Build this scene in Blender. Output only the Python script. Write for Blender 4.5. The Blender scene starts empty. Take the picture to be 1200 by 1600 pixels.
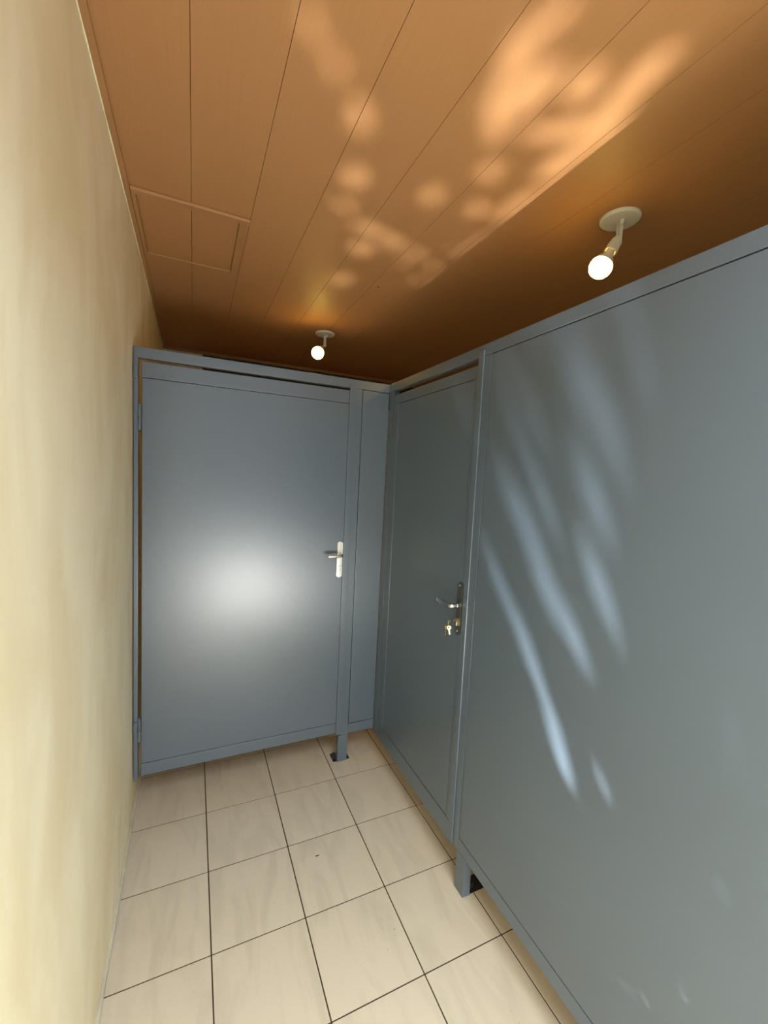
import bpy, bmesh, math, random
import numpy as np
from mathutils import Vector, Matrix, noise

# ------------------------------------------------------------------ camera, world, lights, exposure
sc = bpy.context.scene
COL = sc.collection
cam_d = bpy.data.cameras.new('camera')
cam = bpy.data.objects.new('camera', cam_d)
COL.objects.link(cam)
CAM = Vector((-0.0748, -2.402, 1.6756))
yaw, pitch, roll, FPX = 0.4303, -0.0818, 0.0496, 652.56
fw = Vector((math.sin(yaw) * math.cos(pitch), math.cos(yaw) * math.cos(pitch), math.sin(pitch)))
rt = Vector((math.cos(yaw), -math.sin(yaw), 0))
up = rt.cross(fw)
R_ = rt * math.cos(roll) + up * math.sin(roll)
U_ = -rt * math.sin(roll) + up * math.cos(roll)
cam.matrix_world = Matrix(((R_.x, U_.x, -fw.x, CAM.x), (R_.y, U_.y, -fw.y, CAM.y), (R_.z, U_.z, -fw.z, CAM.z), (0, 0, 0, 1)))
cam_d.sensor_fit = 'HORIZONTAL'
cam_d.sensor_width = 36.0
cam_d.lens = FPX / 1200 * 36.0
cam_d.clip_start = 0.02
sc.camera = cam

sc.view_settings.view_transform = 'Standard'
sc.view_settings.look = 'None'
sc.view_settings.gamma = 1
sc.view_settings.use_curve_mapping = False
sc.view_settings.exposure = 0.80

W = bpy.data.worlds.new('world')
sc.world = W
W.use_nodes = True
W.node_tree.nodes['Background'].inputs[0].default_value = (0.80, 0.90, 1.0, 1)
_n = W.node_tree
_tc = _n.nodes.new('ShaderNodeTexCoord')
_sx = _n.nodes.new('ShaderNodeSeparateXYZ')
_mr = _n.nodes.new('ShaderNodeMapRange')          # low sky hidden by trees, bright overhead
_mr.inputs['From Min'].default_value = 0.42
_mr.inputs['From Max'].default_value = 0.92
_mr.inputs['To Min'].default_value = 0.6
_mr.inputs['To Max'].default_value = 9.5
_n.links.new(_tc.outputs['Generated'], _sx.inputs[0])
_n.links.new(_sx.outputs['Z'], _mr.inputs['Value'])
_n.links.new(_mr.outputs[0], _n.nodes['Background'].inputs[1])


def light(name, kind, loc, aim, power, color, **kw):
    d = bpy.data.lights.new(name, kind)
    d.energy = power
    d.color = color
    for k, v in kw.items():
        setattr(d, k, v)
    o = bpy.data.objects.new(name, d)
    o.location = loc
    o.rotation_euler = (Vector(aim) - Vector(loc)).to_track_quat('-Z', 'Y').to_euler()
    COL.objects.link(o)
    return o


# daylight coming back up off the sunlit ground outside the open end of the passage
light('sunlit_ground_light', 'AREA', (0.54, -3.42, 0.05), (0.25, 0.0, 2.4), 32, (1.0, 0.97, 0.90), shape='ELLIPSE', size=0.95, size_y=1.1)
# small hard glint of the sun off the floor, thrown up through the added dapple mask
SRC = Vector((0.475, -2.30, 0.10))
AIM_DIR = Vector((0.24, 0.60, 0.76)).normalized()
light('sun_glint_light', 'SPOT', SRC, SRC + AIM_DIR, 340, (0.95, 0.985, 1.0), shadow_soft_size=0.0042, spot_size=math.radians(64), spot_blend=0.05)


# ------------------------------------------------------------------ helpers
def lin(r, g, b):
    f = lambda c: (c / 255 / 12.92) if c / 255 <= 0.04045 else ((c / 255 + 0.055) / 1.055) ** 2.4
    return (f(r), f(g), f(b), 1)


def newmat(name):
    m = bpy.data.materials.new(name)
    m.use_nodes = True
    nt = m.node_tree
    return m, nt, nt.nodes['Principled BSDF']


def N(nt, typ, **kw):
    n = nt.nodes.new(typ)
    for k, v in kw.items():
        setattr(n, k, v)
    return n


def simple(name, col, rough=0.5, metal=0.0, bump=0.0, bscale=80.0, var=0.06, vscale=6.0, coat=0.0):
    m, nt, b = newmat(name)
    tc = N(nt, 'ShaderNodeTexCoord')
    nz = N(nt, 'ShaderNodeTexNoise')
    nz.inputs['Scale'].default_value = vscale
    nz.inputs['Detail'].default_value = 4
    nt.links.new(tc.outputs['Object'], nz.inputs['Vector'])
    cr = N(nt, 'ShaderNodeValToRGB')
    cr.color_ramp.elements[0].position = 0.3
    cr.color_ramp.elements[1].position = 0.7
    cr.color_ramp.elements[0].color = tuple(c * (1 - var) for c in col[:3]) + (1,)
    cr.color_ramp.elements[1].color = tuple(min(1, c * (1 + var)) for c in col[:3]) + (1,)
    nt.links.new(nz.outputs['Fac'], cr.inputs['Fac'])
    nt.links.new(cr.outputs['Color'], b.inputs['Base Color'])
    b.inputs['Roughness'].default_value = rough
    b.inputs['Metallic'].default_value = metal
    b.inputs['Coat Weight'].default_value = coat
    if bump:
        n2 = N(nt, 'ShaderNodeTexNoise')
        n2.inputs['Scale'].default_value = bscale
        nt.links.new(tc.outputs['Object'], n2.inputs['Vector'])
        bp = N(nt, 'ShaderNodeBump')
        bp.inputs['Strength'].default_value = bump
        bp.inputs['Distance'].default_value = 0.002
        nt.links.new(n2.outputs['Fac'], bp.inputs['Height'])
        nt.links.new(bp.outputs['Normal'], b.inputs['Normal'])
    return m


PAINT = simple('grey_blue_enamel', (0.086, 0.113, 0.140, 1), rough=0.30, bump=0.10, bscale=26, var=0.03, vscale=2.5)
PAINT.node_tree.nodes['Principled BSDF'].inputs['Specular IOR Level'].default_value = 1.0
PAINT_IN = simple('grey_blue_enamel_gap', (0.16, 0.19, 0.215, 1), rough=0.5)
NICKEL = simple('worn_nickel', (0.66, 0.64, 0.58, 1), rough=0.30, metal=1.0, bump=0.3, bscale=120, var=0.08, vscale=60)
STEEL = simple('brushed_steel', (0.62, 0.61, 0.58, 1), rough=0.25, metal=1.0)
DARKSTEEL = simple('dark_lock_plate', (0.15, 0.155, 0.15, 1), rough=0.35, metal=0.8)
BRASS = simple('brass', (0.75, 0.60, 0.30, 1), rough=0.28, metal=1.0)
FOOT = simple('black_foot_plate', (0.012, 0.012, 0.013, 1), rough=0.4)
LAMPWHITE = simple('lamp_plastic_white', (0.72, 0.68, 0.56, 1), rough=0.35)
DARK = simple('dark_opening', (0.01, 0.009, 0.008, 1), rough=0.6)
SOIL = simple('soil', (0.05, 0.03, 0.02, 1), rough=0.9)
TERRA = simple('terracotta', (0.42, 0.17, 0.09, 1), rough=0.8)
GOBOM = simple('gobo_green', (0.03, 0.07, 0.02, 1), rough=0.6, var=0.3, vscale=40)  # worn only by the added mask that blocks the glint
STEMM = simple('stem_brown', (0.10, 0.06, 0.03, 1), rough=0.8)
TRIMM = simple('ceiling_trim_brown', (0.40, 0.20, 0.078, 1), rough=0.45)


def bulb_mat():
    m, nt, b = newmat('glowing_bulb_glass')
    b.inputs['Base Color'].default_value = (1, 0.85, 0.6, 1)
    b.inputs['Emission Color'].default_value = (1.0, 0.64, 0.13, 1)
    b.inputs['Emission Strength'].default_value = BULB_E
    return m


BULB_E = 24.0
BULBM = bulb_mat()


def wall_mat(name, base):
    m, nt, b = newmat(name)
    L = nt.links
    tc = N(nt, 'ShaderNodeTexCoord')
    mp = N(nt, 'ShaderNodeMapping')
    mp.inputs['Scale'].default_value = (1, 1.0, 0.45)
    L.new(tc.outputs['Object'], mp.inputs['Vector'])
    n1 = N(nt, 'ShaderNodeTexNoise')
    n1.inputs['Scale'].default_value = 4.2
    n1.inputs['Detail'].default_value = 5
    n1.inputs['Distortion'].default_value = 0.6
    L.new(mp.outputs[0], n1.inputs['Vector'])
    cr = N(nt, 'ShaderNodeValToRGB')
    e = cr.color_ramp.elements
    e[0].position, e[0].color = 0.36, tuple(c * k for c, k in zip(base[:3], (0.90, 0.85, 0.76))) + (1,)
    e[1].position, e[1].color = 0.60, base
    L.new(n1.outputs['Fac'], cr.inputs['Fac'])
    L.new(cr.outputs[0], b.inputs['Base Color'])
    b.inputs['Roughness'].default_value = 0.62
    n2 = N(nt, 'ShaderNodeTexNoise')
    n2.inputs['Scale'].default_value = 9
    n2.inputs['Detail'].default_value = 8
    L.new(mp.outputs[0], n2.inputs['Vector'])
    bp = N(nt, 'ShaderNodeBump')
    bp.inputs['Strength'].default_value = 0.35
    bp.inputs['Distance'].default_value = 0.008
    L.new(n2.outputs['Fac'], bp.inputs['Height'])
    L.new(bp.outputs[0], b.inputs['Normal'])
    return m


WALLM = wall_mat('cream_trowelled_plaster', (0.93, 0.83, 0.58, 1))
SKIRT = simple('grubby_mortar_edge', (0.55, 0.49, 0.35, 1), rough=0.8, var=0.15, vscale=12)


def ceiling_mat():
    m, nt, b = newmat('brown_pvc_planks')
    L = nt.links
    tc = N(nt, 'ShaderNodeTexCoord')
    mp = N(nt, 'ShaderNodeMapping')
    mp.inputs['Scale'].default_value = (60, 0.8, 1)
    L.new(tc.outputs['Object'], mp.inputs['Vector'])
    n1 = N(nt, 'ShaderNodeTexNoise')
    n1.inputs['Scale'].default_value = 4
    n1.inputs['Detail'].default_value = 6
    L.new(mp.outputs[0], n1.inputs['Vector'])
    cr = N(nt, 'ShaderNodeValToRGB')
    e = cr.color_ramp.elements
    e[0].position, e[0].color = 0.3, (0.42, 0.200, 0.076, 1)
    e[1].position, e[1].color = 0.7, (0.44, 0.215, 0.084, 1)
    L.new(n1.outputs['Fac'], cr.inputs['Fac'])
    L.new(cr.outputs[0], b.inputs['Base Color'])
    b.inputs['Roughness'].default_value = 0.55
    bp = N(nt, 'ShaderNodeBump')
    bp.inputs['Strength'].default_value = 0.12
    bp.inputs['Distance'].default_value = 0.001
    L.new(n1.outputs['Fac'], bp.inputs['Height'])
    L.new(bp.outputs[0], b.inputs['Normal'])
    return m


CEILM = ceiling_mat()


def tile_mat():
    """beige ceramic with faint grey diagonal veins and scattered specks"""
    m, nt, b = newmat('beige_veined_tile')
    L = nt.links
    tc = N(nt, 'ShaderNodeTexCoord')
    at = N(nt, 'ShaderNodeAttribute')
    at.attribute_name = 'tile_shift'
    add = N(nt, 'ShaderNodeVectorMath', operation='ADD')
    L.new(tc.outputs['Object'], add.inputs[0])
    L.new(at.outputs['Vector'], add.inputs[1])
    mp = N(nt, 'ShaderNodeMapping')
    mp.inputs['Rotation'].default_value = (0, 0, math.radians(-38))
    mp.inputs['Scale'].default_value = (6.5, 1.7, 1)
    L.new(add.outputs[0], mp.inputs['Vector'])
    n1 = N(nt, 'ShaderNodeTexNoise')
    n1.inputs['Scale'].default_value = 1.5
    n1.inputs['Detail'].default_value = 5
    n1.inputs['Distortion'].default_value = 1.3
    L.new(mp.outputs[0], n1.inputs['Vector'])
    cr = N(nt, 'ShaderNodeValToRGB')
    e = cr.color_ramp.elements
    e[0].position, e[0].color = 0.33, (0.53, 0.44, 0.315, 1)
    e[1].position, e[1].color = 0.53, (0.60, 0.50, 0.36, 1)
    L.new(n1.outputs['Fac'], cr.inputs['Fac'])
    # specks of dirt, patchy
    n2 = N(nt, 'ShaderNodeTexNoise')
    n2.inputs['Scale'].default_value = 95
    n2.inputs['Detail'].default_value = 3
    L.new(tc.outputs['Object'], n2.inputs['Vector'])
    n3 = N(nt, 'ShaderNodeTexNoise')
    n3.inputs['Scale'].default_value = 5.5
    L.new(tc.outputs['Object'], n3.inputs['Vector'])
    r2 = N(nt, 'ShaderNodeMapRange')
    r2.inputs['From Min'].default_value = 0.66
    r2.inputs['From Max'].default_value = 0.74
    L.new(n2.outputs['Fac'], r2.inputs['Value'])
    r3 = N(nt, 'ShaderNodeMapRange')
    r3.inputs['From Min'].default_value = 0.54
    r3.inputs['From Max'].default_value = 0.66
    L.new(n3.outputs['Fac'], r3.inputs['Value'])
    mu = N(nt, 'ShaderNodeMath', operation='MULTIPLY')
    L.new(r2.outputs[0], mu.inputs[0])
    L.new(r3.outputs[0], mu.inputs[1])
    mu2 = N(nt, 'ShaderNodeMath', operation='MULTIPLY')
    L.new(mu.outputs[0], mu2.inputs[0])
    mu2.inputs[1].default_value = 0.6
    mx = N(nt, 'ShaderNodeMix', data_type='RGBA')
    L.new(mu2.outputs[0], mx.inputs['Factor'])
    L.new(cr.outputs[0], mx.inputs[6])
    mx.inputs[7].default_value = (0.16, 0.13, 0.09, 1)
    L.new(mx.outputs[2], b.inputs['Base Color'])
    b.inputs['Roughness'].default_value = 0.34
    return m


TILEM = tile_mat()
GROUT = simple('brown_grout', (0.055, 0.028, 0.014, 1), rough=0.9)
CONC = simple('pale_concrete', (0.50, 0.47, 0.42, 1), rough=0.85, bump=0.3)


class MB:
    def __init__(s):
        s.bm = bmesh.new()

    def _merge(s, b2):
        me = bpy.data.meshes.new('t')
        b2.to_mesh(me)
        b2.free()
        s.bm.from_mesh(me)
        bpy.data.meshes.remove(me)

    def box(s, x0, x1, y0, y1, z0, z1, bev=0.0015, seg=2):
        b = bmesh.new()
        bmesh.ops.create_cube(b, size=1)
        for v in b.verts:
            v.co = Vector((x0 if v.co.x < 0 else x1, y0 if v.co.y < 0 else y1, z0 if v.co.z < 0 else z1))
        if bev > 0:
            bmesh.ops.bevel(b, geom=b.edges[:], offset=bev, segments=seg, affect='EDGES', profile=0.5)
        s._merge(b)
        return s

    def cyl(s, p0, p1, r0, r1=None, n=24, bev=0.0):
        r1 = r0 if r1 is None else r1
        p0, p1 = Vector(p0), Vector(p1)
        d = p1 - p0
        b = bmesh.new()
        bmesh.ops.create_cone(b, cap_ends=True, segments=n, radius1=r0, radius2=r1, depth=d.length)
        if bev > 0:
            ed = [e for e in b.edges if abs(e.verts[0].co.z - e.verts[1].co.z) < 1e-6]
            bmesh.ops.bevel(b, geom=ed, offset=bev, segments=2, affect='EDGES', profile=0.5)
        M = Matrix.Translation((p0 + p1) / 2) @ d.to_track_quat('Z', 'Y').to_matrix().to_4x4()
        bmesh.ops.transform(b, matrix=M, verts=b.verts)
        s._merge(b)
        return s

    def lathe(s, prof, M=Matrix.Identity(4), n=32, flute=0.0, flutes=0):
        b = bmesh.new()
        rings = []
        for r, z in prof:
            if r < 1e-6:
                rings.append([b.verts.new((0, 0, z))])
            else:
                ring = []
                for k in range(n):
                    a = 2 * math.pi * k / n
                    rr = r * (1 + flute * math.cos(flutes * a)) if flute else r
                    ring.append(b.verts.new((rr * math.cos(a), rr * math.sin(a), z)))
                rings.append(ring)
        for A, B in zip(rings, rings[1:]):
            for k in range(n):
                k2 = (k + 1) % n
                if len(A) == 1 and len(B) > 1:
                    b.faces.new((A[0], B[k2], B[k]))
                elif len(B) == 1 and len(A) > 1:
                    b.faces.new((A[k], A[k2], B[0]))
                elif len(A) > 1:
                    b.faces.new((A[k], A[k2], B[k2], B[k]))
        bmesh.ops.recalc_face_normals(b, faces=b.faces)
        bmesh.ops.transform(b, matrix=M, verts=b.verts)
        s._merge(b)
        return s

    def tube(s, pts, r, n=12, flat=1.0, closed=False, upv=Vector((0, 0, 1))):
        """round bar along a path; r may be a list; flat squashes it along the second axis"""
        b = bmesh.new()
        pts = [Vector(p) for p in pts]
        rs = r if isinstance(r, (list, tuple)) else [r] * len(pts)
        rings = []
        m = len(pts)
        for i, p in enumerate(pts):
            if closed:
                t = (pts[(i + 1) % m] - pts[i - 1]).normalized()
            else:
                t = (pts[min(i + 1, m - 1)] - pts[max(i - 1, 0)]).normalized()
            u = upv.cross(t)
            if u.length < 1e-3:
                u = Vector((1, 0, 0)).cross(t)
            u.normalize()
            w = t.cross(u)
            rings.append([b.verts.new(p + u * math.cos(a) * rs[i] * flat + w * math.sin(a) * rs[i]) for a in [2 * math.pi * k / n for k in range(n)]])
        rng = range(m) if closed else range(m - 1)
        for i in rng:
            A, B = rings[i], rings[(i + 1) % m]
            for k in range(n):
                b.faces.new((A[k], A[(k + 1) % n], B[(k + 1) % n], B[k]))
        if not closed:
            b.faces.new(rings[0][::-1])
            b.faces.new(rings[-1])
        bmesh.ops.recalc_face_normals(b, faces=b.faces)
        s._merge(b)
        return s

    def build(s, name, m, parent=None, smooth=True):
        me = bpy.data.meshes.new(name)
        s.bm.to_mesh(me)
        s.bm.free()
        me.materials.append(m)
        if smooth:
            for p in me.polygons:
                p.use_smooth = True
            try:
                me.set_sharp_from_angle(angle=math.radians(35))
            except Exception:
                pass
        o = bpy.data.objects.new(name, me)
        COL.objects.link(o)
        if smooth:
            wn = o.modifiers.new('weighted', 'WEIGHTED_NORMAL')
            wn.keep_sharp = True
            wn.weight = 100
        if parent is not None:
            o.parent = parent
            rootm = Matrix.Identity(4)
            q = parent
            chain = []
            while q is not None:
                chain.append(q)
                q = q.parent
            for q in reversed(chain):
                rootm = rootm @ q.matrix_parent_inverse @ q.matrix_basis
            o.matrix_parent_inverse = rootm.inverted()
        return o


def thing(name, loc, label, cat, group=None):
    o = bpy.data.objects.new(name, None)
    o.empty_display_size = 0.05
    o.location = loc
    COL.objects.link(o)
    tag(o, label, cat, group)
    return o


def tag(o, label, cat, group=None):
    o['label'] = label
    o['category'] = cat
    if group:
        o['group'] = group
    return o


def struct(o, label=None):
    o['kind'] = 'structure'
    if label:
        o['label'] = label
    return o


# ------------------------------------------------------------------ the room
XW, XR, YB, ZC = -0.3234, 2.45, 1.752, 2.709    # left wall, right wall, back wall, ceiling
PX_ = 0.929
YC = -2.12                                       # edge of the roof
YP = -2.80                                       # end of the right partition and its stalls
YF = -2.85                                       # front end, open to the outside
T = 0.33
# floor: grout bed with every tile on it
gx = [-0.33 + T * k for k in range(0, 10)]
gy = [1.745, 1.395, 1.065, 0.735, 0.40, 0.035] + [-0.33 - T * k for k in range(0, 10)]
m = MB()
rnd = random.Random(4)
shifts = []
G = 0.0023
for i in range(len(gx) - 1):
    for j in range(len(gy) - 1):
        x0, x1 = max(gx[i] + G, XW + 0.003), min(gx[i + 1] - G, XR)
        y1, y0 = gy[j] - G, max(gy[j + 1] + G, YF)
        if x1 <= x0 or y1 <= y0:
            continue
        n0 = len(m.bm.verts)
        m.box(x0, x1, y0, y1, -0.008, 0.0, bev=0.0012, seg=2)
        shifts += [(rnd.uniform(0, 40), rnd.uniform(0, 40), 0)] * (len(m.bm.verts) - n0)
floor = m.build('floor', TILEM)
at = floor.data.attributes.new('tile_shift', 'FLOAT_VECTOR', 'POINT')
at.data.foreach_set('vector', [c for s_ in shifts for c in s_])
struct(floor, 'beige veined ceramic tile floor with brown grout')
gb = MB().box(XW, XR, YF, YB, -0.06, -0.0025, bev=0).build('grout_bed', GROUT, floor)
struct(MB().box(-3.2, 5.0, -8.0, YF - 0.002, -0.08, -0.004, bev=0).build('ground', CONC), 'pale ground outside the open end')

# walls
def wobble_wall(name, x, y0, y1, z0, z1):
    """left wall: hand trowelled, its face very slightly uneven"""
    b = bmesh.new()
    ny, nz_ = 120, 64
    g = []
    for i in range(ny + 1):
        row = []
        for k in range(nz_ + 1):
            yy = y0 + (y1 - y0) * i / ny
            zz = z0 + (z1 - z0) * k / nz_
            d = 0.0022 * noise.noise(Vector((yy * 2.1, zz * 1.6, 3.0))) - 0.0022
            row.append(b.verts.new((x + d, yy, zz)))
        g.append(row)
    for i in range(ny):
        for k in range(nz_):
            b.faces.new((g[i][k], g[i + 1][k], g[i + 1][k + 1], g[i][k + 1]))
    # back and rim
    bk = [b.verts.new(c) for c in ((x - .12, y0, z0), (x - .12, y1, z0), (x - .12, y1, z1), (x - .12, y0, z1))]
    b.faces.new(bk[::-1])
    b.faces.new([g[i][0] for i in range(ny, -1, -1)] + [bk[0], bk[1]])
    b.faces.new([g[i][-1] for i in range(ny + 1)] + [bk[2], bk[3]])
    b.faces.new([g[0][k] for k in range(nz_ + 1)] + [bk[3], bk[0]])
    b.faces.new([g[-1][k] for k in range(nz_, -1, -1)] + [bk[1], bk[2]])
    mm = MB()
    mm._merge(b)
    return mm.build(name, WALLM)


struct(wobble_wall('wall_left', XW, -3.6, YB + 0.1, -0.06, ZC), 'cream trowelled plaster wall')
m = MB()
# back wall with the long dark opening high up
m.box(XW, XR, YB, YB + 0.12, -0.06, 2.40, bev=0)
m.box(XW, -0.012, YB, YB + 0.12, 2.4001, 2.80, bev=0)
m.box(-0.0119, XR, YB, YB + 0.12, 2.694, 2.80, bev=0)
struct(m.build('wall_back', WALLM), 'cream wall behind the stalls')
struct(MB().box(-0.0118, XR, YB + 0.06, YB + 0.08, 2.4002, 2.6939, bev=0).build('window_1', DARK), 'long dark opening high in the back wall')
struct(MB().box(XR + 0.001, XR + 0.12, YP, YB + 0.1, -0.06, ZC, bev=0).build('wall_right', WALLM), 'cream wall behind the right stalls')

struct(MB().box(PX_ + 0.037, XR, YP - 0.12, YP - 0.001, 0.0005, ZC, bev=0).build('wall_front', WALLM), 'cream wall closing the right stalls at the open end')

# ceiling: planks with thin seams, a backing board above them
m = MB()
PB = [-0.094 + 0.2217 * k for k in range(-2, 13)]
for a, b_ in zip(PB, PB[1:]):
    x0, x1 = max(a + 0.0006, XW), min(b_ - 0.0006, XR + 0.1)
    m.box(x0, x1, YC if x0 < 0.9 else YP, YB, ZC, ZC + 0.010, bev=0.0008)
ceil = struct(m.build('ceiling', CEILM), 'brown plank ceiling with thin seams')
MB().box(XW - .12, 0.98, YC, YB + .12, ZC + 0.0105, ZC + 0.06, bev=0).box(0.9805, XR + .12, YP, YB + .12, ZC + 0.0105, ZC + 0.06, bev=0).build('backing_board', TRIMM, ceil)

# edge trims
struct(MB().box(XW + 0.0005, XW + 0.020, YC, YB - 0.021, ZC - 0.010, ZC - 0.0005, bev=0.003).build('trim_1', TRIMM), 'brown edge trim along the left wall')
struct(MB().box(XW + 0.0005, XR - 0.001, YB - 0.020, YB - 0.0005, ZC - 0.024, ZC - 0.0005, bev=0.003).build('trim_2', TRIMM), 'brown edge trim along the back wall')
m = MB()
pts, rs = [], []
for k in range(150):
    y = YC + (YB - 0.05 - YC) * k / 149
    pts.append((XW + 0.0005, y, ZC - 0.0128))
    rs.append(0.0024 + 0.0016 * noise.noise(Vector((y * 9, 0, 1))) + 0.0006 * noise.noise(Vector((y * 40, 2, 1))))
m.tube(pts, rs, n=8)
struct(m.build('trim_3', WALLM), 'ragged cream plaster edge under the ceiling')
m = MB()
pts = [(XW + 0.002, YF + (YB - 0.05 - YF) * k / 99, 0.006) for k in range(100)]
rs = [0.0085 + 0.0025 * noise.noise(Vector((p[1] * 5, 1, 4))) for p in pts]
m.tube(pts, rs, n=8)
struct(m.build('baseboard_left', SKIRT), 'grubby mortar edge between left wall and floor')

# ------------------------------------------------------------------ ceiling hatch
h = thing('ceiling_hatch', (-0.10, -0.25, ZC), 'brown access hatch set in the plank ceiling beside the cream wall', 'hatch')
hx0, hx1, hy0, hy1 = -0.302, 0.116, -0.500, 0.022
zt, zb = ZC - 0.0005, ZC - 0.012
MB().box(hx0, hx1 + 0.012, hy0 - 0.002, hy0 + 0.030, zb - 0.002, zt, bev=0.004).build('frame_strip', TRIMM, h)
MB().box(hx0, hx1, hy1 - 0.006, hy1, zb + 0.004, zt, bev=0.001).build('frame_strip', TRIMM, h)
MB().box(hx0, hx0 + 0.016, hy0 + 0.031, hy1 - 0.007, zb, zt, bev=0.002).build('frame_strip', TRIMM, h)
MB().box(hx1 - 0.028, hx1, hy0 + 0.031, hy1 - 0.007, zb + 0.001, zt, bev=0.002).build('frame_strip', TRIMM, h)
m = MB()
m.box(hx0 + 0.018, -0.0952, hy0 + 0.033, hy1 - 0.009, ZC - 0.004, ZC - 0.0004, bev=0.0008)
m.box(-0.0928, hx1 - 0.031, hy0 + 0.033, hy1 - 0.009, ZC - 0.004, ZC - 0.0004, bev=0.0008)
m.build('hatch_panel', CEILM, h)

m = MB().cyl((0.829, -0.213, ZC - 0.0004), (0.829, -0.213, ZC - 0.003), 0.0045, n=16, bev=0.0008)
tag(m.build('ceiling_screw', DARK), 'tiny dark screw head in the brown ceiling between the two lamps', 'screw')

# ------------------------------------------------------------------ partitions
PY = -0.212      # front face of the partition facing the camera
PX = 0.929       # front face of the partition on the right
TH = 0.036
GR = 0.0028      # groove between sheet and tube


def leaf_plate(mb, c, n, u, w, h_, th):
    """flat plate with rounded ends: centre c on the face, normal n, width axis u"""
    b = bmesh.new()
    c, n, u = Vector(c), Vector(n), Vector(u)
    v = Vector((0, 0, 1))
    out = []
    for k in range(40):
        a = 2 * math.pi * k / 40
        x = math.cos(a) * w / 2
        y = math.sin(a) * w / 2 + (h_ / 2 - w / 2) * (1 if math.sin(a) >= 0 else -1)
        out.append((x, y))
    r0 = [b.verts.new(c + u * x + v * y) for x, y in out]
    r1 = [b.verts.new(c + u * x + v * y + n * th * 0.7) for x, y in out]
    r2 = [b.verts.new(c + u * x * 0.86 + v * y * 0.975 + n * th) for x, y in out]
    for A, B in ((r0, r1), (r1, r2)):
        for k in range(40):
            b.faces.new((A[k], A[(k + 1) % 40], B[(k + 1) % 40], B[k]))
    b.faces.new(r2)
    b.faces.new(r0[::-1])
    bmesh.ops.recalc_face_normals(b, faces=b.faces)
    mb._merge(b)


# --- back partition
bp_ = thing('stall_partition', (0.30, PY + TH / 2, 0.0), 'grey-blue metal partition with wide door, spanning from the cream wall to the corner', 'partition', 'grey-blue stall partitions')
MB().box(-0.328 + 0.006, PX + TH, PY, PY + TH, 2.153, 2.200, bev=0.002).build('top_rail', PAINT, bp_)
m = MB().box(-0.3215, -0.303, PY, PY + TH, 0.165, 2.1528, bev=0.002)
m.build('wall_post', PAINT, bp_)
MB().box(0.7245, 0.7665, PY, PY + TH, 0.1655, 2.1528, bev=0.002).box(0.7085, 0.7665, PY, PY + TH, 0.0035, 0.1650, bev=0.002).build('post', PAINT, bp_)
MB().box(0.688, 0.788, PY + 0.012, PY + 0.085, 0.0002, 0.0033, bev=0.001).box(0.690, 0.7083, PY + 0.030, PY + 0.055, 0.0034, 0.030, bev=0.002).build('foot_plate', FOOT, bp_)
MB().box(0.690, 0.7235, PY - 0.010, PY - 0.0002, 0.176, 2.169, bev=0.0022).build('door_stop', PAINT, bp_)
MB().box(0.7665 + GR, PX - 0.001, PY + 0.0006, PY + 0.030, 0.229, 2.1528 - GR, bev=0.002).build('fixed_panel', PAINT, bp_)
MB().box(0.7668, PX - 0.001, PY, PY + TH, 0.168, 0.226, bev=0.002).build('bottom_rail', PAINT, bp_)
# door of the back partition
DX0, DX1 = -0.2885, 0.7215
d = MB().box(DX0, DX1, PY + 0.0006, PY + 0.032, 0.247, 2.067, bev=0.0015).build('door', PAINT, bp_)
MB().box(DX0 - 0.002, DX1, PY, PY + TH, 2.0695, 2.1385, bev=0.002).build('door_rail', PAINT, d)
MB().box(DX0 - 0.002, DX1, PY, PY + TH, 0.184, 0.2445, bev=0.002).build('door_rail', PAINT, d)
for z0, z1 in ((1.834, 1.948), (0.363, 0.478)):
    m = MB()
    xc = -0.2965
    zc = (z0 + z1) / 2
    m.cyl((xc, PY - 0.006, z0), (xc, PY - 0.006, zc - 0.001), 0.0068, n=20, bev=0.001)
    m.cyl((xc, PY - 0.006, zc + 0.001), (xc, PY - 0.006, z1), 0.0068, n=20, bev=0.001)
    m.cyl((xc, PY - 0.006, z0 + 0.002), (xc, PY - 0.006, z1 + 0.003), 0.003, n=12)
    m.build('hinge', PAINT, bp_)
for z0, z1 in ((2.065, 2.118), (0.405, 0.460)):
    m = MB()
    m.box(-0.3395 + 0.0175, -0.3050, PY - 0.0085, PY - 0.0004, z0, z1, bev=0.003)
    m.cyl((-0.3165, PY - 0.009, z0 + 0.012), (-0.3165, PY - 0.0115, z0 + 0.012), 0.004, n=12)
    m.cyl((-0.3165, PY - 0.009, z1 - 0.012), (-0.3165, PY - 0.0115, z1 - 0.012), 0.004, n=12)
    m.build('wall_bracket', PAINT, bp_)
# handle
m = MB()
leaf_plate(m, (0.672, PY - 0.0006, 1.210), (0, -1, 0), (1, 0, 0), 0.034, 0.205, 0.006)
hp = m.build('handle_plate', NICKEL, d)
hp['label'] = 'worn silvery lock plate'
m = MB()
m.cyl((0.672, PY - 0.0068, 1.238), (0.672, PY - 0.018, 1.238), 0.0115, n=24, bev=0.0015)
lv = []
for k in range(7):
    a = k / 6 * math.pi / 2
    lv.append((0.672 - 0.014 * (1 - math.cos(a)), PY - 0.036 - 0.014 * math.sin(a), 1.238))
lv = [(0.672, PY - 0.014, 1.238)] + lv + [(0.640, PY - 0.0505, 1.237), (0.612, PY - 0.050, 1.236), (0.594, PY - 0.047, 1.236), (0.589, PY - 0.045, 1.236)]
m.tube(lv, [0.0075] * 8 + [0.008, 0.0092, 0.0085, 0.004], n=14, flat=0.72, upv=Vector((0, 0, 1)))
m.build('lever', NICKEL, d)
m = MB()
m.cyl((0.672, PY - 0.0068, 1.166), (0.672, PY - 0.011, 1.166), 0.0085, n=20, bev=0.001)
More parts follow.
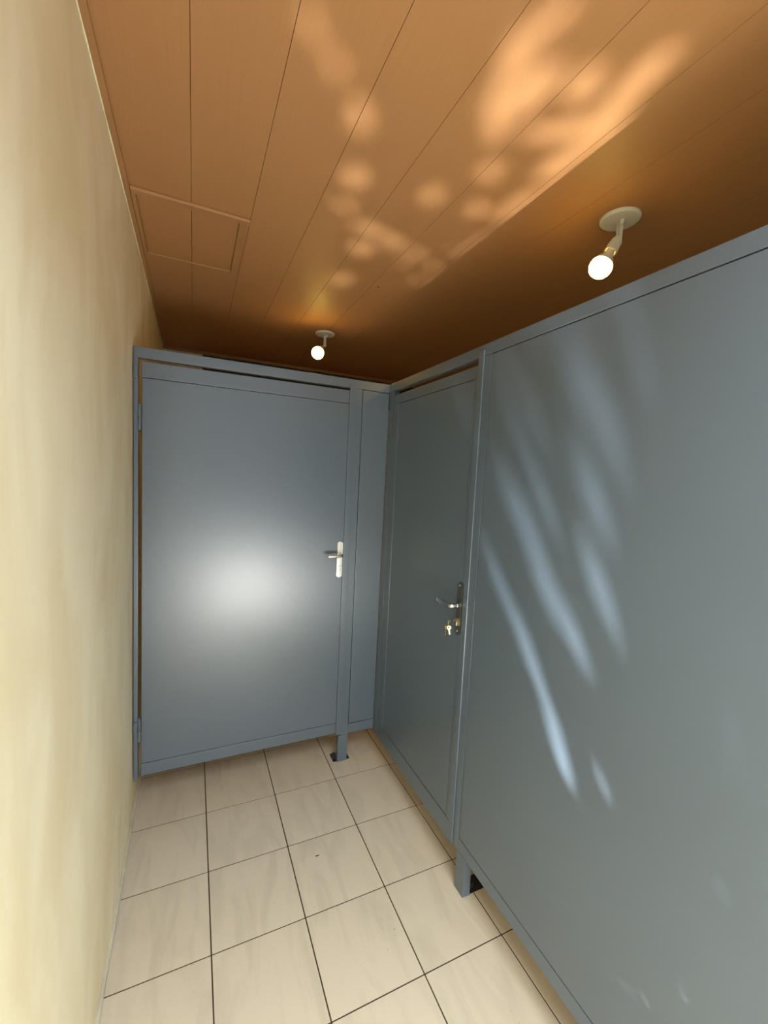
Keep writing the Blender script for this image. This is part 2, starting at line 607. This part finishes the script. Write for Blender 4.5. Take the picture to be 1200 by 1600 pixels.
m.box(0.668, 0.676, PY - 0.0095, PY - 0.0068, 1.143, 1.165, bev=0.001)
m.build('lock_cylinder', STEEL, d)
for z in (1.298, 1.122):
    MB().cyl((0.672, PY - 0.0066, z), (0.672, PY - 0.0085, z), 0.0042, n=14, bev=0.0007).build('plate_screw', STEEL, d)

bp_['kind'] = 'thing'

# --- right partition
rp = thing('stall_partition', (PX + TH / 2, -1.6, 0.0), 'long grey-blue metal partition on the right with a narrow door and keys', 'partition', 'grey-blue stall partitions')
MB().box(PX, PX + TH, YP, PY - 0.0006, 2.1565, 2.200, bev=0.002).build('top_rail', PAINT, rp)
MB().box(PX, PX + TH, -0.2680, PY - 0.0006, 0.150, 2.1562, bev=0.002).build('corner_post', PAINT, rp)
MB().box(PX - 0.007, PX - 0.0002, -1.0670, -1.0350, 0.172, 2.1775, bev=0.0024).build('door_stop', PAINT, rp)
MB().box(PX, PX + TH, -1.1045, -1.0640, 0.168, 2.1562, bev=0.002).box(PX, PX + TH, -1.1550, -1.1050 + 0.0088, 0.0035, 0.1675, bev=0.002).build('post', PAINT, rp)
MB().box(PX + 0.008, PX + 0.112, -1.150, -1.085, 0.0002, 0.0033, bev=0.001).box(PX + TH + 0.0005, PX + TH + 0.032, -1.137, -1.110, 0.0034, 0.030, bev=0.002).build('foot_plate', FOOT, rp)
MB().box(PX + 0.0004, PX + 0.031, YP, -1.1045 - GR, 0.2245, 2.1565 - GR, bev=0.002).build('fixed_panel', PAINT, rp)
MB().box(PX, PX + TH, YP, -1.1048, 0.168, 0.2220, bev=0.002).build('bottom_rail', PAINT, rp)
# door
d2 = MB().box(PX + 0.0014, PX + 0.031, -1.0050 + 0.0, -0.3390, 0.2400, 2.0780, bev=0.002).build('door', PAINT, rp)
MB().box(PX, PX + TH, -1.0600, -0.2720, 2.0806, 2.1290, bev=0.002).build('door_rail', PAINT, d2)
MB().box(PX, PX + TH, -1.0600, -0.2720, 0.150, 0.2374, bev=0.002).build('door_rail', PAINT, d2)
MB().box(PX, PX + TH, -1.0600, -1.0076, 0.2376, 2.0804, bev=0.002).build('door_stile', PAINT, d2)
MB().box(PX, PX + TH, -0.3364, -0.2720, 0.2376, 2.0804, bev=0.002).build('door_stile', PAINT, d2)
m = MB()
hy = -1.010
leaf_plate(m, (PX - 0.0004, hy, 1.155), (-1, 0, 0), (0, 1, 0), 0.036, 0.222, 0.006)
hp2 = m.build('handle_plate', DARKSTEEL, d2)
hp2['label'] = 'dark grey lock plate'
m = MB()
m.cyl((PX - 0.0066, hy, 1.168), (PX - 0.018, hy, 1.168), 0.0115, n=24, bev=0.0015)
lv = [(PX - 0.012, hy, 1.168), (PX - 0.034, hy, 1.168)]
for k in range(1, 6):
    a = k / 5 * math.pi / 2
    lv.append((PX - 0.034 - 0.012 * math.sin(a), hy + 0.012 * (1 - math.cos(a)), 1.168))
lv += [(PX - 0.0465, hy + 0.035, 1.168), (PX - 0.047, hy + 0.075, 1.1685), (PX - 0.045, hy + 0.100, 1.1685), (PX - 0.044, hy + 0.106, 1.1685)]
m.tube(lv, [0.0095] * 7 + [0.0105, 0.0125, 0.0105, 0.005], n=16, flat=0.8)
m.build('lever', STEEL, d2)
m = MB()
m.cyl((PX - 0.0066, hy, 1.108), (PX - 0.016, hy, 1.108), 0.0088, n=20, bev=0.001)
m.box(PX - 0.0145, PX - 0.0066, hy - 0.004, hy + 0.004, 1.084, 1.107, bev=0.001)
m.build('lock_cylinder', BRASS, d2)
for z in (1.252, 1.060):
    MB().cyl((PX - 0.0066, hy, z), (PX - 0.0088, hy, z), 0.0044, n=14, bev=0.0007).build('plate_screw', NICKEL, d2)

rp['kind'] = 'thing'

# keys: one in the lock, ring through its bow, two more hanging
kb = thing('key_bunch', (PX - 0.045, hy, 1.108), 'brass keys on a ring hanging from the lock of the narrow door', 'keys')


def key_mesh(mb, M):
    """key: bow (ring shaped head) at origin, blade towards -z"""
    b = bmesh.new()
    ring = []
    K = 20
    for k in range(K):
        a = 2 * math.pi * k / K
        ring.append(((0.0115 * math.cos(a), 0.0105 * math.sin(a)), (0.0045 * math.cos(a), 0.0045 * math.sin(a) + 0.002)))
    for th in (-0.0011, 0.0011):
        pass
    vo = [[b.verts.new((o_[0], th, o_[1])) for o_, i_ in ring] for th in (-0.0011, 0.0011)]
    vi = [[b.verts.new((i_[0], th, i_[1])) for o_, i_ in ring] for th in (-0.0011, 0.0011)]
    for k in range(K):
        k2 = (k + 1) % K
        b.faces.new((vo[0][k], vo[0][k2], vi[0][k2], vi[0][k]))
        b.faces.new((vo[1][k2], vo[1][k], vi[1][k], vi[1][k2]))
        b.faces.new((vo[0][k2], vo[0][k], vo[1][k], vo[1][k2]))
        b.faces.new((vi[0][k], vi[0][k2], vi[1][k2], vi[1][k]))
    # toothed blade
    prof = [(-0.0035, -0.0095), (0.0035, -0.0095), (0.0035, -0.034), (0.0015, -0.037), (-0.001, -0.0355)]
    for k in range(6):
        prof.append((-0.0035 if k % 2 else -0.0016, -0.0335 + k * 0.0035))
    A = [b.verts.new((x, -0.001, z)) for x, z in prof]
    B = [b.verts.new((x, 0.001, z)) for x, z in prof]
    b.faces.new(A)
    b.faces.new(B[::-1])
    for k in range(len(prof)):
        k2 = (k + 1) % len(prof)
        b.faces.new((A[k2], A[k], B[k], B[k2]))
    bmesh.ops.recalc_face_normals(b, faces=b.faces)
    bmesh.ops.transform(b, matrix=M, verts=b.verts)
    mb._merge(b)


kx = PX - 0.044
m = MB()
key_mesh(m, Matrix.Translation((kx, hy, 1.108)) @ Matrix.Rotation(math.radians(-90), 4, 'Y') @ Matrix.Rotation(math.radians(70), 4, 'Z') @ Matrix.Scale(0.72, 4))
k0 = m.build('key', BRASS, kb)
m = MB()
rc = Vector((kx - 0.004, hy + 0.006, 1.097))
pts = [rc + Vector((0.5 * math.cos(a), 0.86 * math.cos(a), math.sin(a))) * 0.0125 for a in [2 * math.pi * k / 28 for k in range(28)]]
m.tube(pts, 0.0012, n=8, closed=True)
m.build('key_ring', STEEL, kb)
m = MB()
key_mesh(m, Matrix.Translation((kx - 0.009, hy + 0.012, 1.079)) @ Matrix.Rotation(math.radians(35), 4, 'Z') @ Matrix.Rotation(math.radians(6), 4, 'Y'))
m.build('key', BRASS, kb)
m = MB()
key_mesh(m, Matrix.Translation((kx - 0.001, hy + 0.004, 1.077)) @ Matrix.Rotation(math.radians(-30), 4, 'Z') @ Matrix.Rotation(math.radians(-9), 4, 'Y') @ Matrix.Scale(0.8, 4))
m.build('key', BRASS, kb)


# ------------------------------------------------------------------ ceiling lamps
def lamp(px, py, bulb_c, arm, label):
    """round base, channel arm hanging from it, fluted socket tilted on the arm's pivot, reflector bulb"""
    t = thing('ceiling_spotlight', (px, py, ZC), label, 'lamp', 'white ceiling spotlights')
    MB().lathe([(0.0, ZC - 0.0128), (0.060, ZC - 0.0125), (0.066, ZC - 0.0110), (0.068, ZC - 0.0085), (0.0695, ZC - 0.008), (0.071, ZC - 0.0065), (0.071, ZC - 0.0004), (0.0, ZC - 0.0004)],
               Matrix.Translation((px, py, 0)), n=56).build('base_plate', LAMPWHITE, t)
    P = Vector((px, py, ZC - 0.0130))
    bc = Vector(bulb_c)
    piv = P + Vector((0, 0, -arm + 0.008))
    a = (bc - piv).normalized()
    side = a.cross(Vector((0, 0, 1))).normalized()
    hz = Vector((a.x, a.y, 0)).normalized()
    M = Matrix(((side.x, hz.x, 0, P.x), (side.y, hz.y, 0, P.y), (0, 0, 1, P.z), (0, 0, 0, 1)))
    b = MB()
    b.box(-0.009, 0.009, -0.010, -0.0075, -arm, 0.0, bev=0.0006)
    b.box(0.0072, 0.009, -0.0074, 0.004, -arm, 0.0, bev=0.0006)
    b.box(-0.009, -0.0072, -0.0074, 0.004, -arm, 0.0, bev=0.0006)
    b.cyl((-0.013, -0.002, -arm + 0.008), (0.013, -0.002, -arm + 0.008), 0.003, n=14)
    b.box(-0.022, -0.011, 0.000, 0.009, -0.014, 0.0, bev=0.0012)
    bmesh.ops.transform(b.bm, matrix=M, verts=b.bm.verts)
    b.build('arm', LAMPWHITE, t)
    MS = Matrix.Translation(bc + hz * 0.010) @ a.to_track_quat('Z', 'Y').to_matrix().to_4x4()
    prof = [(0.0, -0.140), (0.010, -0.1395), (0.0155, -0.135), (0.0185, -0.126), (0.0210, -0.105), (0.0230, -0.078), (0.0240, -0.072)]
    MB().lathe(prof + [(0.0205, -0.072), (0.0185, -0.078)], MS, n=72, flute=0.035, flutes=18).build('socket', LAMPWHITE, t)
    MB().lathe([(0.0160, -0.080), (0.0165, -0.062), (0.0195, -0.052), (0.0290, -0.036), (0.0370, -0.020), (0.0405, -0.008)], MS, n=48).build('bulb_reflector', LAMPWHITE, t)
    MB().lathe([(0.0405, -0.0078), (0.0418, 0.002), (0.0405, 0.012), (0.0355, 0.023), (0.0260, 0.0315), (0.0130, 0.0365), (0.0, 0.0378)], MS, n=48).build('bulb', BULBM, t)
    return t


lamp(1.400, -1.220, (1.338, -1.214, 2.516), 0.085, 'white ceiling spotlight above the long right partition, the nearer lamp')
lamp(0.793, 0.680, (0.700, 0.508, 2.510), 0.080, 'small white ceiling spotlight beyond the back partition, the farther lamp')

# ------------------------------------------------------------------ speck on the floor
bm_ = bmesh.new()
c0 = Vector((0.44, -0.755, 0.0012))
K = 10
vs = []
for k in range(K):
    a = 2 * math.pi * k / K
    vs.append(bm_.verts.new(c0 + Vector((0.009 * math.cos(a), 0.0032 * math.sin(a), 0.0012 * math.cos(a) ** 2))))
f = bm_.faces.new(vs)
ex = bmesh.ops.extrude_face_region(bm_, geom=[f])
for v in ex['geom']:
    if isinstance(v, bmesh.types.BMVert):
        v.co.z -= 0.0008
bmesh.ops.recalc_face_normals(bm_, faces=bm_.faces)
m = MB()
m._merge(bm_)
tag(m.build('leaf_scrap', STEMM), 'tiny dark leaf scrap lying on the beige floor tiles', 'leaf')

# ------------------------------------------------------------------ added light mask of leaf shapes, unseen behind the viewer:
# its gaps are laid out from the dapple lists to shape the glint
CEIL_D = [(0.17, -1.339, 0.029, 0.052, -0.013, 0.011), (0.243, -1.282, 0.027, 0.039, -0.016, 0.015), (0.351, -1.175, 0.039, 0.06, -0.025, 0.023), (0.425, -0.934, 0.053, 0.027, -0.01, 0.058), (0.446, -0.773, 0.049, 0.007, 0.003, 0.039), (0.577, -0.681, 0.075, -0.001, 0.011, 0.048), (0.665, -0.662, 0.073, 0.014, 0.008, 0.041), (0.609, -0.526, 0.053, -0.007, 0.02, 0.077), (0.631, -0.19, 0.048, -0.028, 0.033, 0.097), (0.732, -0.638, 0.029, -0.057, 0.024, 0.03), (0.704, -0.986, 0.027, -0.031, 0.037, 0.044), (0.812, -1.179, 0.026, -0.034, 0.044, 0.036), (0.902, -1.001, 0.027, -0.032, 0.038, 0.038), (0.849, -0.602, 0.033, -0.02, 0.024, 0.043), (0.843, -0.498, 0.022, -0.013, 0.023, 0.044), (0.982, -0.536, 0.011, -0.042, 0.032, 0.032), (0.984, -0.391, 0.031, -0.019, 0.024, 0.043), (0.988, -0.725, 0.015, -0.009, 0.015, 0.022), (0.697, -1.351, 0.07, 0.072, -0.025, 0.018), (0.634, -1.495, -0.028, -0.095, 0.035, -0.003), (0.642, -1.613, 0.009, -0.057, 0.023, 0.003), (0.724, -1.455, 0.007, -0.092, 0.047, 0.011), (0.828, -1.536, -0.001, -0.051, 0.045, 0.007), (0.942, -1.6, -0.012, -0.111, 0.038, 0.005), (0.983, -1.467, -0.014, -0.105, 0.06, 0.011), (0.896, -1.408, 0.043, -0.054, 0.035, 0.021), (0.822, -1.363, 0.019, -0.02, 0.028, 0.02), (1.002, -1.324, 0.028, -0.102, 0.055, 0.024), (1.034, -1.087, 0.014, -0.128, 0.06, 0.031), (1.05, -0.837, 0.018, -0.198, 0.038, 0.025), (1.071, -0.529, 0.008, -0.187, 0.027, 0.021)]
PART_D = [(-1.537, 0.924, -0.091, -0.158, 0.032, -0.028, 0.6), (-1.39, 1.145, -0.117, -0.161, 0.031, -0.021, 0.9), (-1.221, 1.341, -0.077, -0.124, 0.032, -0.014, 0.9), (-1.313, 1.583, -0.127, -0.152, 0.045, -0.02, 1.1), (-1.442, 1.383, -0.089, -0.132, 0.04, -0.022, 1.1), (-1.558, 1.26, -0.075, -0.108, 0.025, -0.018, 1), (-1.313, 1.94, -0.1, -0.11, 0.033, -0.011, 1.1), (-1.24, 1.911, -0.073, -0.14, 0.027, -0.003, 1), (-1.4, 1.653, -0.084, -0.13, 0.024, -0.009, 1), (-1.508, 2.017, -0.07, -0.158, 0.068, -0.002, 1.1), (-1.615, 1.832, -0.061, -0.107, 0.037, -0.011, 1.1), (-1.587, 1.663, -0.08, -0.138, 0.036, -0.015, 1.0), (-1.621, 1.436, -0.064, -0.119, 0.032, -0.018, 0.9), (-1.679, 1.347, -0.031, -0.085, 0.017, -0.009, 0.8), (-1.675, 2.052, -0.029, -0.093, 0.025, 0.002, 1), (-1.698, 0.892, -0.021, -0.036, 0.008, -0.009, 0.7), (-0.911, 2.027, -0.058, -0.108, 0.04, 0.001, 1)]
DG = 0.20
zax = AIM_DIR
xax = Vector((1, 0, 0))
xax = (xax - zax * xax.dot(zax)).normalized()
yax = zax.cross(xax)
H_ = DG * math.tan(math.radians(33))
NG = 340
uu = np.linspace(-H_, H_, NG)
UU, VV = np.meshgrid(uu, uu, indexing='ij')
D_ = np.stack([xax[k] * UU + yax[k] * VV + zax[k] * DG for k in range(3)], -1)
S_ = np.array(SRC)
with np.errstate(divide='ignore', invalid='ignore'):
    tc_ = np.where(D_[..., 2] > 1e-6, (ZC - S_[2]) / D_[..., 2], 1e9)
    tp_ = np.where(D_[..., 0] > 1e-6, (PX - S_[0]) / D_[..., 0], 1e9)
Pc = S_ + D_ * tc_[..., None]
Pp = S_ + D_ * tp_[..., None]
on_p = (tp_ < tc_) & (Pp[..., 2] < 2.2)
bright = np.zeros((NG, NG), bool)


def inside(A, B, e, shrink):
    cx, cy, ax, ay, bx, by = e
    det = ax * by - ay * bx
    dx, dy = A - cx, B - cy
    s_ = (dx * by - dy * bx) / det
    t_ = (ax * dy - ay * dx) / det
    return s_ * s_ + t_ * t_ < shrink


for k_, e in enumerate(CEIL_D):
    bright |= (~on_p) & inside(Pc[..., 0], Pc[..., 1], e, 0.62 if k_ < 18 else 0.90)
for e in PART_D:
    bright |= on_p & inside(Pp[..., 1], Pp[..., 2], e[:6], e[6] * 0.8)
cell = uu[1] - uu[0]
rg = np.random.RandomState(7)
by_, bx_ = np.nonzero(bright)
# distance to the nearest gap
dist = np.full((NG, NG), 1e9)
step = 12
bpnts = np.stack([uu[by_], uu[bx_]], -1)
for i0 in range(0, NG, step):
    blk = np.stack([UU[i0:i0 + step].ravel(), VV[i0:i0 + step].ravel()], -1)
    dmin = np.full(len(blk), 1e9)
    for c in range(0, len(bpnts), 1500):
        q = bpnts[c:c + 1500]
        dd = ((blk[:, None, :] - q[None]) ** 2).sum(-1).min(1)
        dmin = np.minimum(dmin, dd)
    dist[i0:i0 + step] = np.sqrt(dmin).reshape(-1, NG)
cover = bright.copy() | (UU ** 2 + VV ** 2 > (H_ * 1.0) ** 2)
blockers = []
for it in range(9000):
    ii, jj = np.nonzero(~cover)
    if len(ii) < 3:
        break
    k = rg.randint(len(ii))
    i, j = ii[k], jj[k]
    L_ = float(np.clip(dist[i, j] * 0.98, 0.0011, 0.0085))
    ang = rg.uniform(0, math.pi * 2)
    u0, v0 = uu[i], uu[j]
    w_ = L_ * 0.62
    r = int(L_ / cell) + 2
    a0, a1, b0, b1 = max(0, i - r), min(NG, i + r + 1), max(0, j - r), min(NG, j + r + 1)
    du, dv = UU[a0:a1, b0:b1] - u0, VV[a0:a1, b0:b1] - v0
    s_ = (du * math.cos(ang) + dv * math.sin(ang)) / L_
    t_ = (-du * math.sin(ang) + dv * math.cos(ang)) / w_
    cover[a0:a1, b0:b1] |= (np.abs(t_) < (1 - s_ * s_) ** 1.0) & (np.abs(s_) < 1)
    blockers.append((u0, v0, L_, w_, ang))
bl_ = bmesh.new()
for (u0, v0, L_, w_, ang) in blockers:
    dz = rg.uniform(-0.004, 0.004)
    sc_ = (DG + dz) / DG
    cu, su = math.cos(ang), math.sin(ang)
    ring = []
    for s_, t_ in ((-1, 0), (-0.7, 0.51), (-0.3, 0.91), (0.1, 0.99), (0.5, 0.75), (0.8, 0.36), (1, 0), (0.8, -0.36), (0.5, -0.75), (0.1, -0.99), (-0.3, -0.91), (-0.7, -0.51)):
        u1 = u0 + cu * s_ * L_ - su * t_ * w_
        v1 = v0 + su * s_ * L_ + cu * t_ * w_
        z1 = dz + 0.10 * abs(t_) * w_
        ring.append(bl_.verts.new(SRC + (xax * u1 + yax * v1) * sc_ + zax * (DG + z1)))
    bl_.faces.new(ring)
m = MB()
m._merge(bl_)
ctr = SRC + zax * DG
prop_pot = Vector((0.70, -1.98, 0.0))
gobo = thing('dapple_gobo', prop_pot, 'added mask of small leaf shapes, unseen behind the viewer, shaping the dapples', 'gobo')
m.build('gobo_leaves', GOBOM, gobo, smooth=False)
MB().lathe([(0.0, 0.0005), (0.050, 0.0005), (0.068, 0.085), (0.076, 0.086), (0.078, 0.108), (0.070, 0.108), (0.068, 0.098), (0.0, 0.097)], Matrix.Translation(prop_pot), n=40).build('prop_pot', TERRA, gobo)
edge = ctr + xax * (H_ * 0.95)
MB().tube([prop_pot + Vector((0, 0, 0.095)), prop_pot + Vector((0.0, -0.02, 0.16)), edge + Vector((0.01, 0.01, -0.02)), edge], [0.005, 0.0045, 0.0035, 0.002], n=8).build('prop_stem', STEMM, gobo)
print('blockers', len(blockers), 'uncovered', int((~cover).sum()))
